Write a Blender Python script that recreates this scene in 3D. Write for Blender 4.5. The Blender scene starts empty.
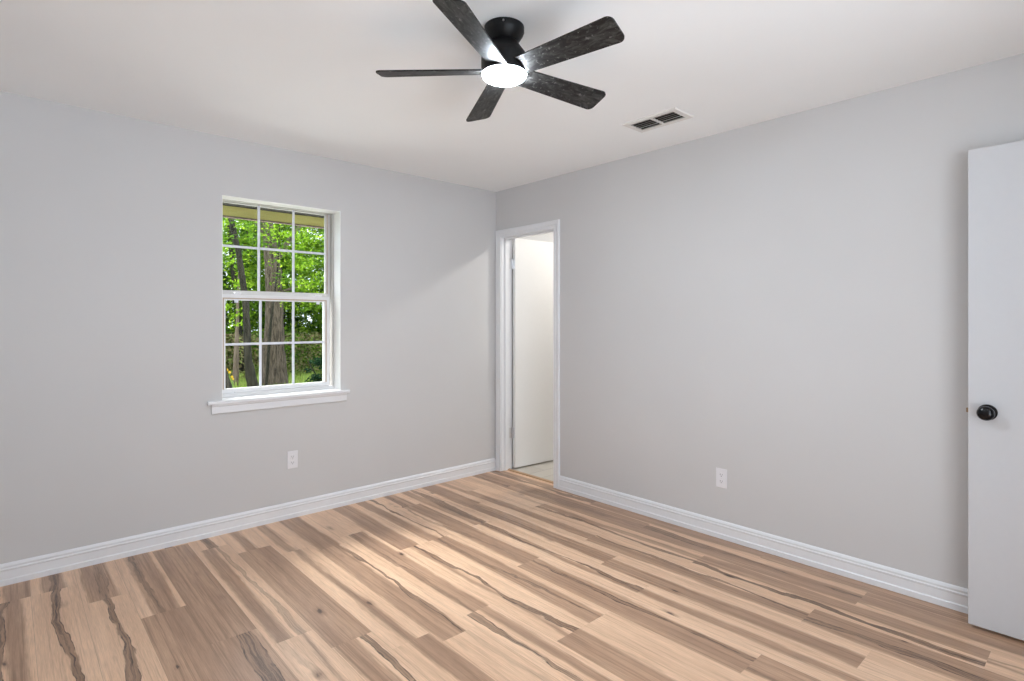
import bpy, bmesh, math, random
import numpy as np
from mathutils import Vector, Matrix

scene = bpy.context.scene
col = scene.collection
PI = math.pi

# ------------------------------------------------------------------ camera
cam_d = bpy.data.cameras.new('camera')
cam = bpy.data.objects.new('camera', cam_d)
col.objects.link(cam)
cam.location = (-3.194, -3.738, 1.306)
cam.rotation_euler = (PI / 2, 0, math.radians(-42.15))
cam_d.sensor_fit = 'HORIZONTAL'
cam_d.sensor_width = 36.0
cam_d.lens = 36.0 * 559.0 / 1024.0
cam_d.shift_y = -19.5 / 1024.0
cam_d.clip_start = 0.02
cam_d.clip_end = 200
scene.camera = cam

# ------------------------------------------------------------------ world, sun, exposure
world = bpy.data.worlds.new('World')
scene.world = world
world.use_nodes = True
wnt = world.node_tree
wnt.nodes.clear()
w_out = wnt.nodes.new('ShaderNodeOutputWorld')
w_bg = wnt.nodes.new('ShaderNodeBackground')
w_tc = wnt.nodes.new('ShaderNodeTexCoord')
w_sep = wnt.nodes.new('ShaderNodeSeparateXYZ')
w_ramp = wnt.nodes.new('ShaderNodeValToRGB')
w_map = wnt.nodes.new('ShaderNodeMapRange')
w_map.inputs['From Min'].default_value = -1
w_map.inputs['From Max'].default_value = 1
wnt.links.new(w_tc.outputs['Generated'], w_sep.inputs[0])
wnt.links.new(w_sep.outputs['Z'], w_map.inputs['Value'])
wnt.links.new(w_map.outputs[0], w_ramp.inputs[0])
wnt.links.new(w_ramp.outputs[0], w_bg.inputs[0])
wnt.links.new(w_bg.outputs[0], w_out.inputs[0])
e = w_ramp.color_ramp.elements
e[0].position = 0.42
e[0].color = (2.5, 2.78, 3.08, 1)
e[1].position = 0.60
e[1].color = (1.15, 1.25, 1.36, 1)
w_bg.inputs['Strength'].default_value = 1.0

sun_d = bpy.data.lights.new('sun', 'SUN')
sun_d.energy = 6.5
sun_d.angle = math.radians(34)
sun_d.color = (1.0, 0.975, 0.95)
sun = bpy.data.objects.new('sun', sun_d)
col.objects.link(sun)
sun.location = (-1, 12, 12)
sun.rotation_euler = Vector((0.30, -1.0, -1.15)).to_track_quat('-Z', 'Y').to_euler()

FAN_LIGHT = 115.0
HALL_LIGHT = 128.0

scene.view_settings.view_transform = 'Standard'
scene.view_settings.look = 'None'
scene.view_settings.exposure = 1.13
scene.view_settings.gamma = 1.0
scene.view_settings.use_curve_mapping = False
scene.cycles.max_bounces = 12
scene.cycles.diffuse_bounces = 6
scene.cycles.transparent_max_bounces = 16
scene.cycles.sample_clamp_indirect = 6.0
scene.cycles.caustics_reflective = False
scene.cycles.caustics_refractive = False

# ------------------------------------------------------------------ material helpers
class NT:
    def __init__(self, name):
        self.m = bpy.data.materials.new(name)
        self.m.use_nodes = True
        self.t = self.m.node_tree
        self.t.nodes.clear()
        self.out = self.t.nodes.new('ShaderNodeOutputMaterial')

    def n(self, kind, **kw):
        nd = self.t.nodes.new(kind)
        for k, v in kw.items():
            setattr(nd, k, v)
        return nd

    def put(self, sock, v):
        if hasattr(v, 'node'):
            self.t.links.new(v, sock)
        elif v is not None:
            sock.default_value = v

    def math(self, op, a, b=None, c=None, clamp=False):
        nd = self.n('ShaderNodeMath', operation=op, use_clamp=clamp)
        self.put(nd.inputs[0], a)
        if b is not None:
            self.put(nd.inputs[1], b)
        if c is not None:
            self.put(nd.inputs[2], c)
        return nd.outputs[0]

    def smooth(self, v, lo, hi, a=0.0, b=1.0):
        nd = self.n('ShaderNodeMapRange', interpolation_type='SMOOTHSTEP')
        self.put(nd.inputs['Value'], v)
        self.put(nd.inputs['From Min'], lo)
        self.put(nd.inputs['From Max'], hi)
        self.put(nd.inputs['To Min'], a)
        self.put(nd.inputs['To Max'], b)
        return nd.outputs[0]

    def xyz(self, x, y, z):
        nd = self.n('ShaderNodeCombineXYZ')
        self.put(nd.inputs[0], x)
        self.put(nd.inputs[1], y)
        self.put(nd.inputs[2], z)
        return nd.outputs[0]

    def noise(self, vec, scale=1.0, detail=2.0, rough=0.5, dist=0.0):
        nd = self.n('ShaderNodeTexNoise')
        if vec is not None:
            self.put(nd.inputs['Vector'], vec)
        nd.inputs['Scale'].default_value = scale
        nd.inputs['Detail'].default_value = detail
        nd.inputs['Roughness'].default_value = rough
        nd.inputs['Distortion'].default_value = dist
        return nd.outputs['Fac']

    def mix(self, f, a, b, mode='MIX'):
        nd = self.n('ShaderNodeMix', data_type='RGBA', blend_type=mode)
        self.put(nd.inputs['Factor'], f)
        self.put(nd.inputs['A'] if False else nd.inputs[6], a)
        self.put(nd.inputs[7], b)
        return nd.outputs[2]

    def bsdf(self, color, rough=0.5, normal=None, spec=0.5, metal=0.0, emit=None, emit_s=0.0, coat=0.0):
        nd = self.n('ShaderNodeBsdfPrincipled')
        self.put(nd.inputs['Base Color'], color)
        self.put(nd.inputs['Roughness'], rough)
        self.put(nd.inputs['Metallic'], metal)
        nd.inputs['Specular IOR Level'].default_value = spec
        if coat:
            nd.inputs['Coat Weight'].default_value = coat
        if normal is not None:
            self.put(nd.inputs['Normal'], normal)
        if emit is not None:
            self.put(nd.inputs['Emission Color'], emit)
            nd.inputs['Emission Strength'].default_value = emit_s
        return nd.outputs[0]

    def bump(self, h, strength=0.2, dist=0.002):
        nd = self.n('ShaderNodeBump')
        nd.inputs['Strength'].default_value = strength
        nd.inputs['Distance'].default_value = dist
        self.put(nd.inputs['Height'], h)
        return nd.outputs[0]

    def done(self, shader):
        self.put(self.out.inputs['Surface'], shader)
        return self.m


def rgb(r, g, b):
    return (r, g, b, 1.0)


def pos(t):
    return t.n('ShaderNodeNewGeometry').outputs['Position']


def paint(name, c, rough=0.6, bump=0.12, scale=160.0, spec=0.35):
    t = NT(name)
    p = pos(t)
    n1 = t.noise(p, scale, 2.0)
    n2 = t.noise(p, 1.3, 2.0)
    cc = t.mix(t.smooth(n2, 0.3, 0.7), c, rgb(c[0] * .975, c[1] * .975, c[2] * .975))
    return t.done(t.bsdf(cc, rough, t.bump(n1, bump, 0.0015), spec))


def plain(name, c, rough=0.45, spec=0.5, metal=0.0):
    t = NT(name)
    p = pos(t)
    n = t.noise(p, 40.0, 3.0)
    cc = t.mix(n, rgb(c[0] * .97, c[1] * .97, c[2] * .97), c)
    return t.done(t.bsdf(cc, rough, None, spec, metal))


M = {}
M['wall'] = paint('wall_paint', rgb(.622, .619, .620), 0.7, 0.10, 170)
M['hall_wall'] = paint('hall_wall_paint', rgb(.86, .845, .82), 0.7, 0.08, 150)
M['ceiling'] = paint('ceiling_paint', rgb(.935, .955, .965), 0.85, 0.10, 120, 0.2)
M['trim'] = plain('white_trim_paint', rgb(.80, .815, .84), 0.35)
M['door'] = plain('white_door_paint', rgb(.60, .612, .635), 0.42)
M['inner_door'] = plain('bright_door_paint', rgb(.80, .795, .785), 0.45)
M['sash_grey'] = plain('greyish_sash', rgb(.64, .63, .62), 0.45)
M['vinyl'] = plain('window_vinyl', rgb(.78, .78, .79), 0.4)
M['frame_grey'] = plain('grey_window_frame', rgb(.50, .485, .46), 0.5)  # even warm grey for the fixed frame
M['grille'] = plain('window_grille', rgb(.74, .76, .83), 0.4)
M['tan_bead'] = plain('tan_sash_bead', rgb(.50, .40, .31), 0.6)
M['plastic'] = plain('white_plastic', rgb(.80, .80, .83), 0.3)
M['lit_reveal'] = plain('lit_reveal_white', rgb(.90, .91, .90), 0.4)  # brightness of the daylit reveals put into the colour
M['slot'] = plain('dark_slot', rgb(.05, .05, .055), 0.6)
M['black'] = plain('black_metal', rgb(.004, .004, .0045), 0.45, 0.25)
M['gloss_black'] = plain('gloss_black', rgb(.003, .003, .004), 0.16, 0.35)
M['steel'] = plain('satin_steel', rgb(.72, .72, .73), 0.35, 0.5, 1.0)
M['brass'] = plain('latch_brass', rgb(.34, .24, .14), 0.35, 0.5, 1.0)
M['vent'] = plain('vent_enamel', rgb(.78, .77, .75), 0.45)
M['slat_shaded'] = plain('shaded_vent_slat', rgb(.30, .275, .25), 0.5)  # slat colour with its shade painted in
M['duct'] = plain('duct_dark', rgb(.012, .011, .010), 0.9)
M['strip'] = plain('oak_reducer', rgb(.52, .33, .19), 0.4)
M['soffit'] = plain('shaded_soffit', rgb(.014, .013, .008), 0.9)  # near black, the soffit's shade is put into its colour


def mat_fascia():
    t = NT('ochre_fascia_wood')
    p = pos(t)
    mp = t.n('ShaderNodeMapping')
    mp.inputs['Scale'].default_value = (2, 8, 30)
    t.put(mp.inputs[0], p)
    n = t.noise(mp.outputs[0], 2.0, 4.0)
    c = t.mix(n, rgb(.47, .42, .12), rgb(.64, .58, .20))
    return t.done(t.bsdf(c, 0.7))


M['fascia'] = mat_fascia()


def mat_glass():
    t = NT('window_glass')
    tr = t.n('ShaderNodeBsdfTransparent')
    tr.inputs[0].default_value = (.96, .98, .965, 1)
    gl = t.n('ShaderNodeBsdfGlossy')
    gl.inputs['Roughness'].default_value = 0.03
    fr = t.n('ShaderNodeFresnel')
    fr.inputs[0].default_value = 1.2
    mx = t.n('ShaderNodeMixShader')
    t.put(mx.inputs[0], fr.outputs[0])
    t.put(mx.inputs[1], tr.outputs[0])
    t.put(mx.inputs[2], gl.outputs[0])
    return t.done(mx.outputs[0])


M['glass'] = mat_glass()


def mat_emit(name, c, s):
    t = NT(name)
    em = t.n('ShaderNodeEmission')
    em.inputs[0].default_value = c
    em.inputs[1].default_value = s
    return t.done(em.outputs[0])


M['lamp'] = mat_emit('lit_diffuser', rgb(.89, .985, 1.09), FAN_LIGHT)
M['hall_lamp'] = mat_emit('lit_hall_diffuser', rgb(1.0, .97, .92), HALL_LIGHT)


def mat_blade():
    t = NT('weathered_black_blade')
    tc = t.n('ShaderNodeTexCoord').outputs['Object']
    mp = t.n('ShaderNodeMapping')
    mp.inputs['Scale'].default_value = (6, 14, 14)
    t.put(mp.inputs[0], tc)
    a = t.noise(mp.outputs[0], 2.2, 6.0, 0.65, 1.2)
    b = t.noise(tc, 55.0, 3.0, 0.6)
    f = t.smooth(a, 0.42, 0.72)
    c = t.mix(f, rgb(.010, .0095, .009), rgb(.062, .060, .057))
    sp = t.smooth(b, 0.59, 0.72)
    c = t.mix(t.math('MULTIPLY', sp, 0.8), c, rgb(.17, .165, .16))
    return t.done(t.bsdf(c, 0.5, t.bump(a, 0.15, 0.001), 0.25))


M['blade'] = mat_blade()


def mat_floor():
    t = NT('hickory_plank_floor')
    uv = t.n('ShaderNodeUVMap')
    uv.uv_map = 'UVMap'
    sp = t.n('ShaderNodeSeparateXYZ')
    t.put(sp.inputs[0], uv.outputs[0])
    u, v = sp.outputs[0], sp.outputs[1]

    def attr(nm):
        a = t.n('ShaderNodeAttribute')
        a.attribute_name = nm
        return a.outputs['Fac']
    seed, tone, fig, cen, half = attr('seed'), attr('tone'), attr('fig'), attr('cen'), attr('half')
    z = t.math('MULTIPLY', seed, 91.7)
    mul = lambda x, y: t.math('MULTIPLY', x, y)
    sub = lambda x, y: t.math('SUBTRACT', x, y)
    # wandering centre line of the dark mineral streak
    nlow = t.noise(t.xyz(0.0, mul(v, 1.15), z), 1.0, 4.0, 0.55)
    nmid = t.noise(t.xyz(mul(u, 24.0), mul(v, 2.8), z), 1.0, 4.0, 0.6)
    nrag = t.noise(t.xyz(mul(u, 70.0), mul(v, 11.0), z), 1.0, 3.0, 0.6)
    c = t.math('MULTIPLY_ADD', sub(nlow, 0.5), 0.15, cen)
    uu = sub(u, c)
    d = t.math('ABSOLUTE', uu)
    d = t.math('MULTIPLY_ADD', sub(nmid, 0.5), 0.040, d)
    d = t.math('MULTIPLY_ADD', sub(nrag, 0.5), 0.010, d)
    wn = t.noise(t.xyz(7.3, mul(v, 1.5), z), 1.0, 3.0)
    w = mul(half, t.math('MULTIPLY_ADD', wn, 3.6, -0.85))
    heart = t.smooth(sub(d, w), 0.004, -0.004)
    # broad brown heartwood with pale sapwood left at the plank's edges
    d2 = t.math('ABSOLUTE', t.math('MULTIPLY_ADD', sub(nlow, 0.5), 0.07, t.math('MULTIPLY_ADD', cen, 0.9, u)))
    d2 = t.math('MULTIPLY_ADD', sub(nmid, 0.5), 0.035, d2)
    d2 = t.math('MULTIPLY_ADD', sub(nrag, 0.5), 0.010, d2)
    hb = t.math('MULTIPLY_ADD', tone, 0.125, -0.012)
    band = t.smooth(sub(d2, hb), 0.010, -0.010)
    # growth figure
    ring = t.noise(t.xyz(mul(d, 170.0), mul(v, 1.8), z), 1.0, 4.0, 0.65, 0.25)
    rings = t.smooth(ring, 0.38, 0.64)
    fine = t.noise(t.xyz(mul(u, 420.0), mul(v, 12.0), z), 1.0, 3.0, 0.6)
    blotch = t.noise(t.xyz(mul(u, 15.0), mul(v, 0.9), z), 1.0, 3.0, 0.6)
    strk = t.noise(t.xyz(mul(u, 110.0), mul(v, 1.5), z), 1.0, 4.0, 0.65, 0.2)
    sap = t.mix(t.smooth(blotch, 0.3, 0.7), rgb(.81, .555, .375), rgb(.68, .445, .29))
    sap = t.mix(mul(t.smooth(strk, 0.51, 0.70), 0.55), sap, rgb(.47, .285, .185))
    brown = t.mix(t.smooth(blotch, 0.3, 0.7), rgb(.49, .305, .195), rgb(.35, .21, .135))
    brown = t.mix(mul(t.smooth(strk, 0.47, 0.66), 0.8), brown, rgb(.255, .148, .09))
    base = t.mix(mul(band, 0.92), sap, brown)
    dark = t.mix(rings, rgb(.36, .22, .14), rgb(.12, .070, .046))
    colr = t.mix(mul(heart, fig), base, dark)
    # black mineral lines that follow the edges of the streak and its middle
    lw = t.noise(t.xyz(3.1, mul(v, 3.3), z), 1.0, 2.0)
    ln = t.math('ABSOLUTE', sub(d, w))
    line = t.smooth(ln, 0.0030, 0.0006)
    line = mul(line, t.smooth(lw, 0.44, 0.54))
    ln2 = t.math('ABSOLUTE', t.math('MULTIPLY_ADD', sub(nrag, 0.5), 0.012, uu))
    line2 = mul(t.smooth(ln2, 0.0028, 0.0006), t.smooth(lw, 0.50, 0.42))
    line = mul(t.math('MAXIMUM', line, line2), t.smooth(fig, 0.3, 0.8))
    line = mul(line, t.smooth(w, 0.001, 0.006))
    colr = t.mix(mul(line, 0.88), colr, rgb(.055, .032, .024))
    # knots
    vo = t.n('ShaderNodeTexVoronoi')
    vo.inputs['Scale'].default_value = 1.0
    t.put(vo.inputs['Vector'], t.xyz(mul(u, 9.0), mul(v, 3.6), z))
    kd = t.math('MULTIPLY_ADD', sub(nrag, 0.5), 0.22, vo.outputs['Distance'])
    ksep = t.n('ShaderNodeSeparateColor')
    t.put(ksep.inputs[0], vo.outputs['Color'])
    gate = t.smooth(ksep.outputs[0], 0.42, 0.44)
    big = t.smooth(ksep.outputs[1], 0.2, 0.9, 0.35, 1.0)
    k1 = mul(t.smooth(kd, mul(big, 0.26), mul(big, 0.05)), gate)
    k2 = mul(t.smooth(kd, mul(big, 0.11), mul(big, 0.04)), gate)
    colr = t.mix(mul(k1, 0.60), colr, rgb(.25, .140, .092))
    colr = t.mix(mul(k2, 0.88), colr, rgb(.06, .035, .026))
    # open grain
    g = t.smooth(fine, 0.2, 0.8, 1.14, 0.85)
    gv = t.n('ShaderNodeVectorMath', operation='SCALE')
    t.put(gv.inputs[0], colr)
    t.put(gv.inputs['Scale'], g)
    colr = gv.outputs[0]
    # milled edge of each plank
    edge = t.smooth(t.math('ABSOLUTE', u), 0.0864, 0.0876)
    colr = t.mix(t.math('MULTIPLY', edge, 0.45), colr, rgb(.14, .085, .055))
    rough = t.math('MULTIPLY_ADD', fine, 0.12, 0.27)
    return t.done(t.bsdf(colr, rough, t.bump(fine, 0.08, 0.0006), 0.5))


M['floor'] = mat_floor()


def mat_tile():
    t = NT('pale_hall_tile')
    p = pos(t)
    br = t.n('ShaderNodeTexBrick')
    br.inputs['Scale'].default_value = 1.0
    br.inputs['Brick Width'].default_value = 0.6
    br.inputs['Row Height'].default_value = 0.15
    br.inputs['Mortar Size'].default_value = 0.004
    br.inputs['Color1'].default_value = (.66, .62, .56, 1)
    br.inputs['Color2'].default_value = (.58, .54, .48, 1)
    br.inputs['Mortar'].default_value = (.42, .40, .37, 1)
    t.put(br.inputs['Vector'], p)
    n = t.noise(p, 9.0, 4.0)
    c = t.mix(t.math('MULTIPLY', n, 0.3), br.outputs['Color'], rgb(.50, .46, .40))
    return t.done(t.bsdf(c, 0.4))


M['tile'] = mat_tile()


def mat_leaf(name, c0, c1, c2, trans=0.45):
    t = NT(name)
    r = t.n('ShaderNodeNewGeometry').outputs['Random Per Island']
    rp = t.n('ShaderNodeValToRGB')
    el = rp.color_ramp.elements
    el[0].position = 0.0
    el[0].color = c0
    el[1].position = 1.0
    el[1].color = c2
    m = el.new(0.55)
    m.color = c1
    t.put(rp.inputs[0], r)
    df = t.n('ShaderNodeBsdfDiffuse')
    t.put(df.inputs[0], rp.outputs[0])
    tl = t.n('ShaderNodeBsdfTranslucent')
    t.put(tl.inputs[0], rp.outputs[0])
    mx = t.n('ShaderNodeMixShader')
    mx.inputs[0].default_value = trans
    t.put(mx.inputs[1], df.outputs[0])
    t.put(mx.inputs[2], tl.outputs[0])
    return t.done(mx.outputs[0])


M['leaf_dark'] = mat_leaf('deep_green_leaves', rgb(0.022, 0.060, 0.011), rgb(0.066, 0.150, 0.021), rgb(0.140, 0.281, 0.037))
M['leaf_mid'] = mat_leaf('mid_green_leaves', rgb(0.035, 0.083, 0.011), rgb(0.104, 0.216, 0.021), rgb(0.240, 0.416, 0.040))
M['leaf_lime'] = mat_leaf('lime_green_leaves', rgb(0.075, 0.165, 0.012), rgb(0.225, 0.390, 0.024), rgb(0.420, 0.600, 0.060), 0.55)
M['leaf_blue'] = mat_leaf('bluish_green_leaves', rgb(.008, .024, .014), rgb(.02, .05, .025), rgb(.04, .09, .04), 0.3)
M['twig'] = mat_leaf('dry_undergrowth', rgb(0.150, 0.126, 0.060), rgb(0.330, 0.270, 0.135), rgb(0.300, 0.420, 0.105), 0.2)
M['grassblade'] = mat_leaf('grass_blades', rgb(0.173, 0.247, 0.049), rgb(0.346, 0.494, 0.099), rgb(0.593, 0.692, 0.198), 0.35)
M['petal'] = plain('yellow_petals', rgb(.85, .55, .02), 0.6)
M['stem'] = plain('green_stem', rgb(.16, .30, .06), 0.6)


def mat_bark(name, a, b):
    t = NT(name)
    p = pos(t)
    mp = t.n('ShaderNodeMapping')
    mp.inputs['Scale'].default_value = (22, 22, 4)
    t.put(mp.inputs[0], p)
    n = t.noise(mp.outputs[0], 1.0, 5.0, 0.7, 0.5)
    c = t.mix(t.smooth(n, 0.35, 0.65), a, b)
    return t.done(t.bsdf(c, 0.9, t.bump(n, 1.0, 0.03), 0.2))


M['bark'] = mat_bark('grey_brown_bark', rgb(.035, .026, .02), rgb(.15, .115, .092))
M['bark_dark'] = mat_bark('dark_bark', rgb(.012, .011, .008), rgb(.045, .04, .03))
M['bark_pale'] = mat_bark('pale_bark', rgb(.12, .088, .068), rgb(.24, .18, .145))


def mat_ground():
    t = NT('meadow_ground')
    p = pos(t)
    n = t.noise(p, 0.9, 5.0, 0.6)
    n2 = t.noise(p, 14.0, 4.0, 0.6)
    c = t.mix(t.smooth(n, 0.35, 0.65), rgb(.20, .26, .06), rgb(.32, .33, .13))
    c = t.mix(t.math('MULTIPLY', n2, 0.5), c, rgb(.13, .09, .05))
    return t.done(t.bsdf(c, 0.9, t.bump(n2, 0.6, 0.05), 0.1))


M['ground'] = mat_ground()
M['bounce_slab'] = paint('bounce_slab_pale', rgb(.66, .65, .63), 0.9, 0.5, 60)  # pale so that the added slab throws light upwards

# ------------------------------------------------------------------ object helpers


def tag(o, label=None, cat=None, group=None, kind=None):
    if label:
        o['label'] = label
    if cat:
        o['category'] = cat
    if group:
        o['group'] = group
    if kind:
        o['kind'] = kind
    return o


def empty(name, loc=(0, 0, 0), rz=0.0):
    o = bpy.data.objects.new(name, None)
    o.empty_display_size = 0.1
    col.objects.link(o)
    o.location = loc
    o.rotation_euler = (0, 0, rz)
    return o


def obj(name, bm, mat, parent=None, smooth=False, loc=None):
    me = bpy.data.meshes.new(name)
    bmesh.ops.recalc_face_normals(bm, faces=bm.faces)
    bm.to_mesh(me)
    bm.free()
    if smooth:
        for p in me.polygons:
            p.use_smooth = True
        try:
            me.set_sharp_from_angle(angle=math.radians(35))
        except Exception:
            pass
    me.materials.append(M[mat] if isinstance(mat, str) else mat)
    o = bpy.data.objects.new(name, me)
    col.objects.link(o)
    if parent:
        o.parent = parent
    if loc is not None:
        o.location = loc
    return o


def box(bm, x0, x1, y0, y1, z0, z1, bev=0.0, seg=2):
    r = bmesh.ops.create_cube(bm, size=1.0)
    vs = r['verts']
    bmesh.ops.scale(bm, vec=(abs(x1 - x0), abs(y1 - y0), abs(z1 - z0)), verts=vs)
    bmesh.ops.translate(bm, vec=((x0 + x1) / 2, (y0 + y1) / 2, (z0 + z1) / 2), verts=vs)
    if bev > 0:
        es = set()
        for vv in vs:
            for ee in vv.link_edges:
                es.add(ee)
        bmesh.ops.bevel(bm, geom=list(es), offset=bev, segments=seg, affect='EDGES', profile=0.5)
    return bm


def boxbm(*a, **k):
    return box(bmesh.new(), *a, **k)


def lathe(bm, prof, seg=48, axis='Z', origin=(0, 0, 0), sign=1):
    """prof: list of (radius, along). Closed at ends when the radius is 0."""
    rings = []
    ox, oy, oz = origin

    def pt(r, a, h):
        c, s = r * math.cos(a), r * math.sin(a)
        if axis == 'Z':
            return (ox + c, oy + s, oz + sign * h)
        if axis == 'X':
            return (ox + sign * h, oy + c, oz + s)
        return (ox + c, oy + sign * h, oz + s)
    for r, h in prof:
        if r < 1e-6:
            rings.append([bm.verts.new(pt(0, 0, h))])
        else:
            rings.append([bm.verts.new(pt(r, 2 * PI * i / seg, h)) for i in range(seg)])
    for a, b in zip(rings, rings[1:]):
        if len(a) == 1 and len(b) == 1:
            continue
        for i in range(seg):
            j = (i + 1) % seg
            if len(a) == 1:
                bm.faces.new((a[0], b[i], b[j]))
            elif len(b) == 1:
                bm.faces.new((a[i], a[j], b[0]))
            else:
                bm.faces.new((a[i], a[j], b[j], b[i]))
    return bm


def prism(bm, poly, axis, a0, a1):
    """extrude a 2D outline along an axis. axis X: poly is (y,z); Y: (x,z); Z: (x,y)."""
    def pt(p, a):
        if axis == 'X':
            return (a, p[0], p[1])
        if axis == 'Y':
            return (p[0], a, p[1])
        return (p[0], p[1], a)
    A = [bm.verts.new(pt(p, a0)) for p in poly]
    B = [bm.verts.new(pt(p, a1)) for p in poly]
    n = len(poly)
    for i in range(n):
        j = (i + 1) % n
        bm.faces.new((A[i], A[j], B[j], B[i]))
    bm.faces.new(A)
    bm.faces.new(B[::-1])
    return bm


def slab_with_hole(axis, us, ws, hole, t0, t1):
    """a wall panel (axis = its normal, 'X' or 'Y') of shared vertices with one rectangular opening."""
    bm = bmesh.new()
    vs = {}

    def V(u, w, t):
        k = (round(u, 5), round(w, 5), round(t, 5))
        if k not in vs:
            vs[k] = bm.verts.new((t, u, w) if axis == 'X' else (u, t, w))
        return vs[k]
    for i in range(len(us) - 1):
        for j in range(len(ws) - 1):
            if (i, j) == hole:
                continue
            u0, u1, w0, w1 = us[i], us[i + 1], ws[j], ws[j + 1]
            for t in (t0, t1):
                bm.faces.new((V(u0, w0, t), V(u1, w0, t), V(u1, w1, t), V(u0, w1, t)))
            for (di, dj, a, b) in ((-1, 0, (u0, w0), (u0, w1)), (1, 0, (u1, w0), (u1, w1)),
                                   (0, -1, (u0, w0), (u1, w0)), (0, 1, (u0, w1), (u1, w1))):
                ni, nj = i + di, j + dj
                out = ni < 0 or nj < 0 or ni >= len(us) - 1 or nj >= len(ws) - 1 or (ni, nj) == hole
                if out:
                    bm.faces.new((V(*a, t0), V(*b, t0), V(*b, t1), V(*a, t1)))
    return bm


def tube(bm, pts, radii, seg=10, jitter=0.0, rnd=None):
    rings = []
    n = len(pts)
    P = [Vector(p) for p in pts]
    for i in range(n):
        d = (P[min(i + 1, n - 1)] - P[max(i - 1, 0)]).normalized()
        a = d.cross(Vector((0.3, 1, 0.12))).normalized()
        b = d.cross(a).normalized()
        ring = []
        for k in range(seg):
            an = 2 * PI * k / seg
            r = radii[i]
            if jitter and rnd:
                r *= 1 + rnd.uniform(-jitter, jitter)
            ring.append(bm.verts.new(P[i] + (a * math.cos(an) + b * math.sin(an)) * r))
        rings.append(ring)
    for A, B in zip(rings, rings[1:]):
        for k in range(seg):
            j = (k + 1) % seg
            bm.faces.new((A[k], A[j], B[j], B[k]))
    bm.faces.new(rings[0][::-1])
    bm.faces.new(rings[-1])
    return bm


# ------------------------------------------------------------------ the room shell
H = 2.44
XL, YR = -3.80, -4.20            # how far the room runs behind the view
WT = 0.23                        # exterior wall
IT = 0.115                       # partition

# floor of individual planks in one surface
PW, PL = 0.1755, 1.22
X0 = -3.107 - 5 * PW
known = {  # row : one end joint along y
    4: -0.24, 5: -0.24, 6: -0.51, 7: -0.83, 8: -1.25, 9: -1.42, 10: -1.60, 11: -0.55, 12: -1.86,
    15: -0.95, 16: -1.55, 17: -2.15, 18: -3.05, 19: -2.78, 20: -3.37, 21: -2.89}
looks = {  # (row, plank counted from the window wall): tone, figure, centre, half width
    (4, 1): (.35, .95, -.03, .030), (5, 0): (.45, .8, .0, .02), (5, 1): (.08, .95, .01, .016), (6, 0): (.55, .6, .01, .015),
    (6, 1): (.06, .95, .0, .018), (7, 0): (.55, .6, -.02, .012), (7, 1): (1.0, .0, .0, .01), (8, 0): (.10, .95, -.01, .016),
    (8, 1): (1.0, .0, .0, .01), (9, 0): (.12, .95, .0, .020), (9, 1): (.35, .5, .03, .012), (10, 1): (1.0, .25, .02, .010),
    (11, 1): (.22, .25, .0, .010), (12, 0): (.60, .3, .02, .012), (12, 1): (.55, .9, .03, .012), (13, 1): (.45, .5, -.02, .01),
    (14, 1): (.20, .95, .02, .014), (15, 1): (.50, .6, .0, .012), (16, 1): (.62, .5, -.02, .01), (17, 1): (.25, .95, .01, .012)}
rnd = random.Random(11)
verts, faces, uvs, fa = [], [], [], {'seed': [], 'tone': [], 'fig': [], 'cen': [], 'half': []}
r = 0
while X0 + r * PW < 0.10:
    xa, xb = X0 + r * PW, min(X0 + (r + 1) * PW, 0.10)
    j0 = known.get(r, -rnd.uniform(0.1, 1.2))
    while j0 < -PL * 0.98:
        j0 += PL
    cuts = [0.0]
    y = j0 if j0 < -0.02 else j0 - PL
    while y > YR - 0.9:
        cuts.append(y)
        y -= PL
    cuts.append(YR - 0.9)
    for k in range(len(cuts) - 1):
        ya, yb = cuts[k], cuts[k + 1]
        b = len(verts)
        verts += [(xa, yb, 0), (xb, yb, 0), (xb, ya, 0), (xa, ya, 0)]
        faces.append((b, b + 1, b + 2, b + 3))
        off = rnd.uniform(0, 50)
        flip = rnd.choice((-1, 1))
        for (px, py) in ((xa, yb), (xb, yb), (xb, ya), (xa, ya)):
            uvs.append((flip * (px - xa - PW / 2), py + off))
        q = rnd.random()
        tone = rnd.choice((0.05, 0.15, 0.3, 0.38, 0.45, 0.5, 0.6, 0.75, 1.0))
        fig = rnd.choice((0.0, 0.25, 0.5, 0.8, 0.95))
        half = rnd.uniform(.006, .026)
        cen_ = rnd.uniform(-.05, .05)
        if (r, k) in looks:
            tone, fig, cen_, half = looks[r, k]
        fa['seed'].append(rnd.random())
        fa['tone'].append(tone)
        fa['fig'].append(fig)
        fa['cen'].append(cen_ * flip)
        fa['half'].append(half)
    r += 1
me = bpy.data.meshes.new('floor')
me.from_pydata(verts, [], faces)
ul = me.uv_layers.new(name='UVMap')
ul.data.foreach_set('uv', np.array(uvs, dtype=np.float32).ravel())
for k, vals in fa.items():
    a = me.attributes.new(k, 'FLOAT', 'FACE')
    a.data.foreach_set('value', np.array(vals, dtype=np.float32))
me.materials.append(M['floor'])
floor = bpy.data.objects.new('floor', me)
col.objects.link(floor)
tag(floor, 'hickory plank floor with dark heartwood streaks', 'floor', kind='structure')

# walls
WX0, WX1, WZ0, WZ1 = -2.211, -1.443, 0.792, 2.08
wl = obj('wall_left', slab_with_hole('Y', [XL - 0.1, WX0, WX1, 2.6], [-0.3, WZ0, WZ1, H + 0.12], (1, 1), 0.0, WT), 'wall')
tag(wl, 'light grey painted wall with the window', 'wall', kind='structure')
DY0, DY1, DZ = -0.714, -0.062, 2.045   # rough opening of the doorway


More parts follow.
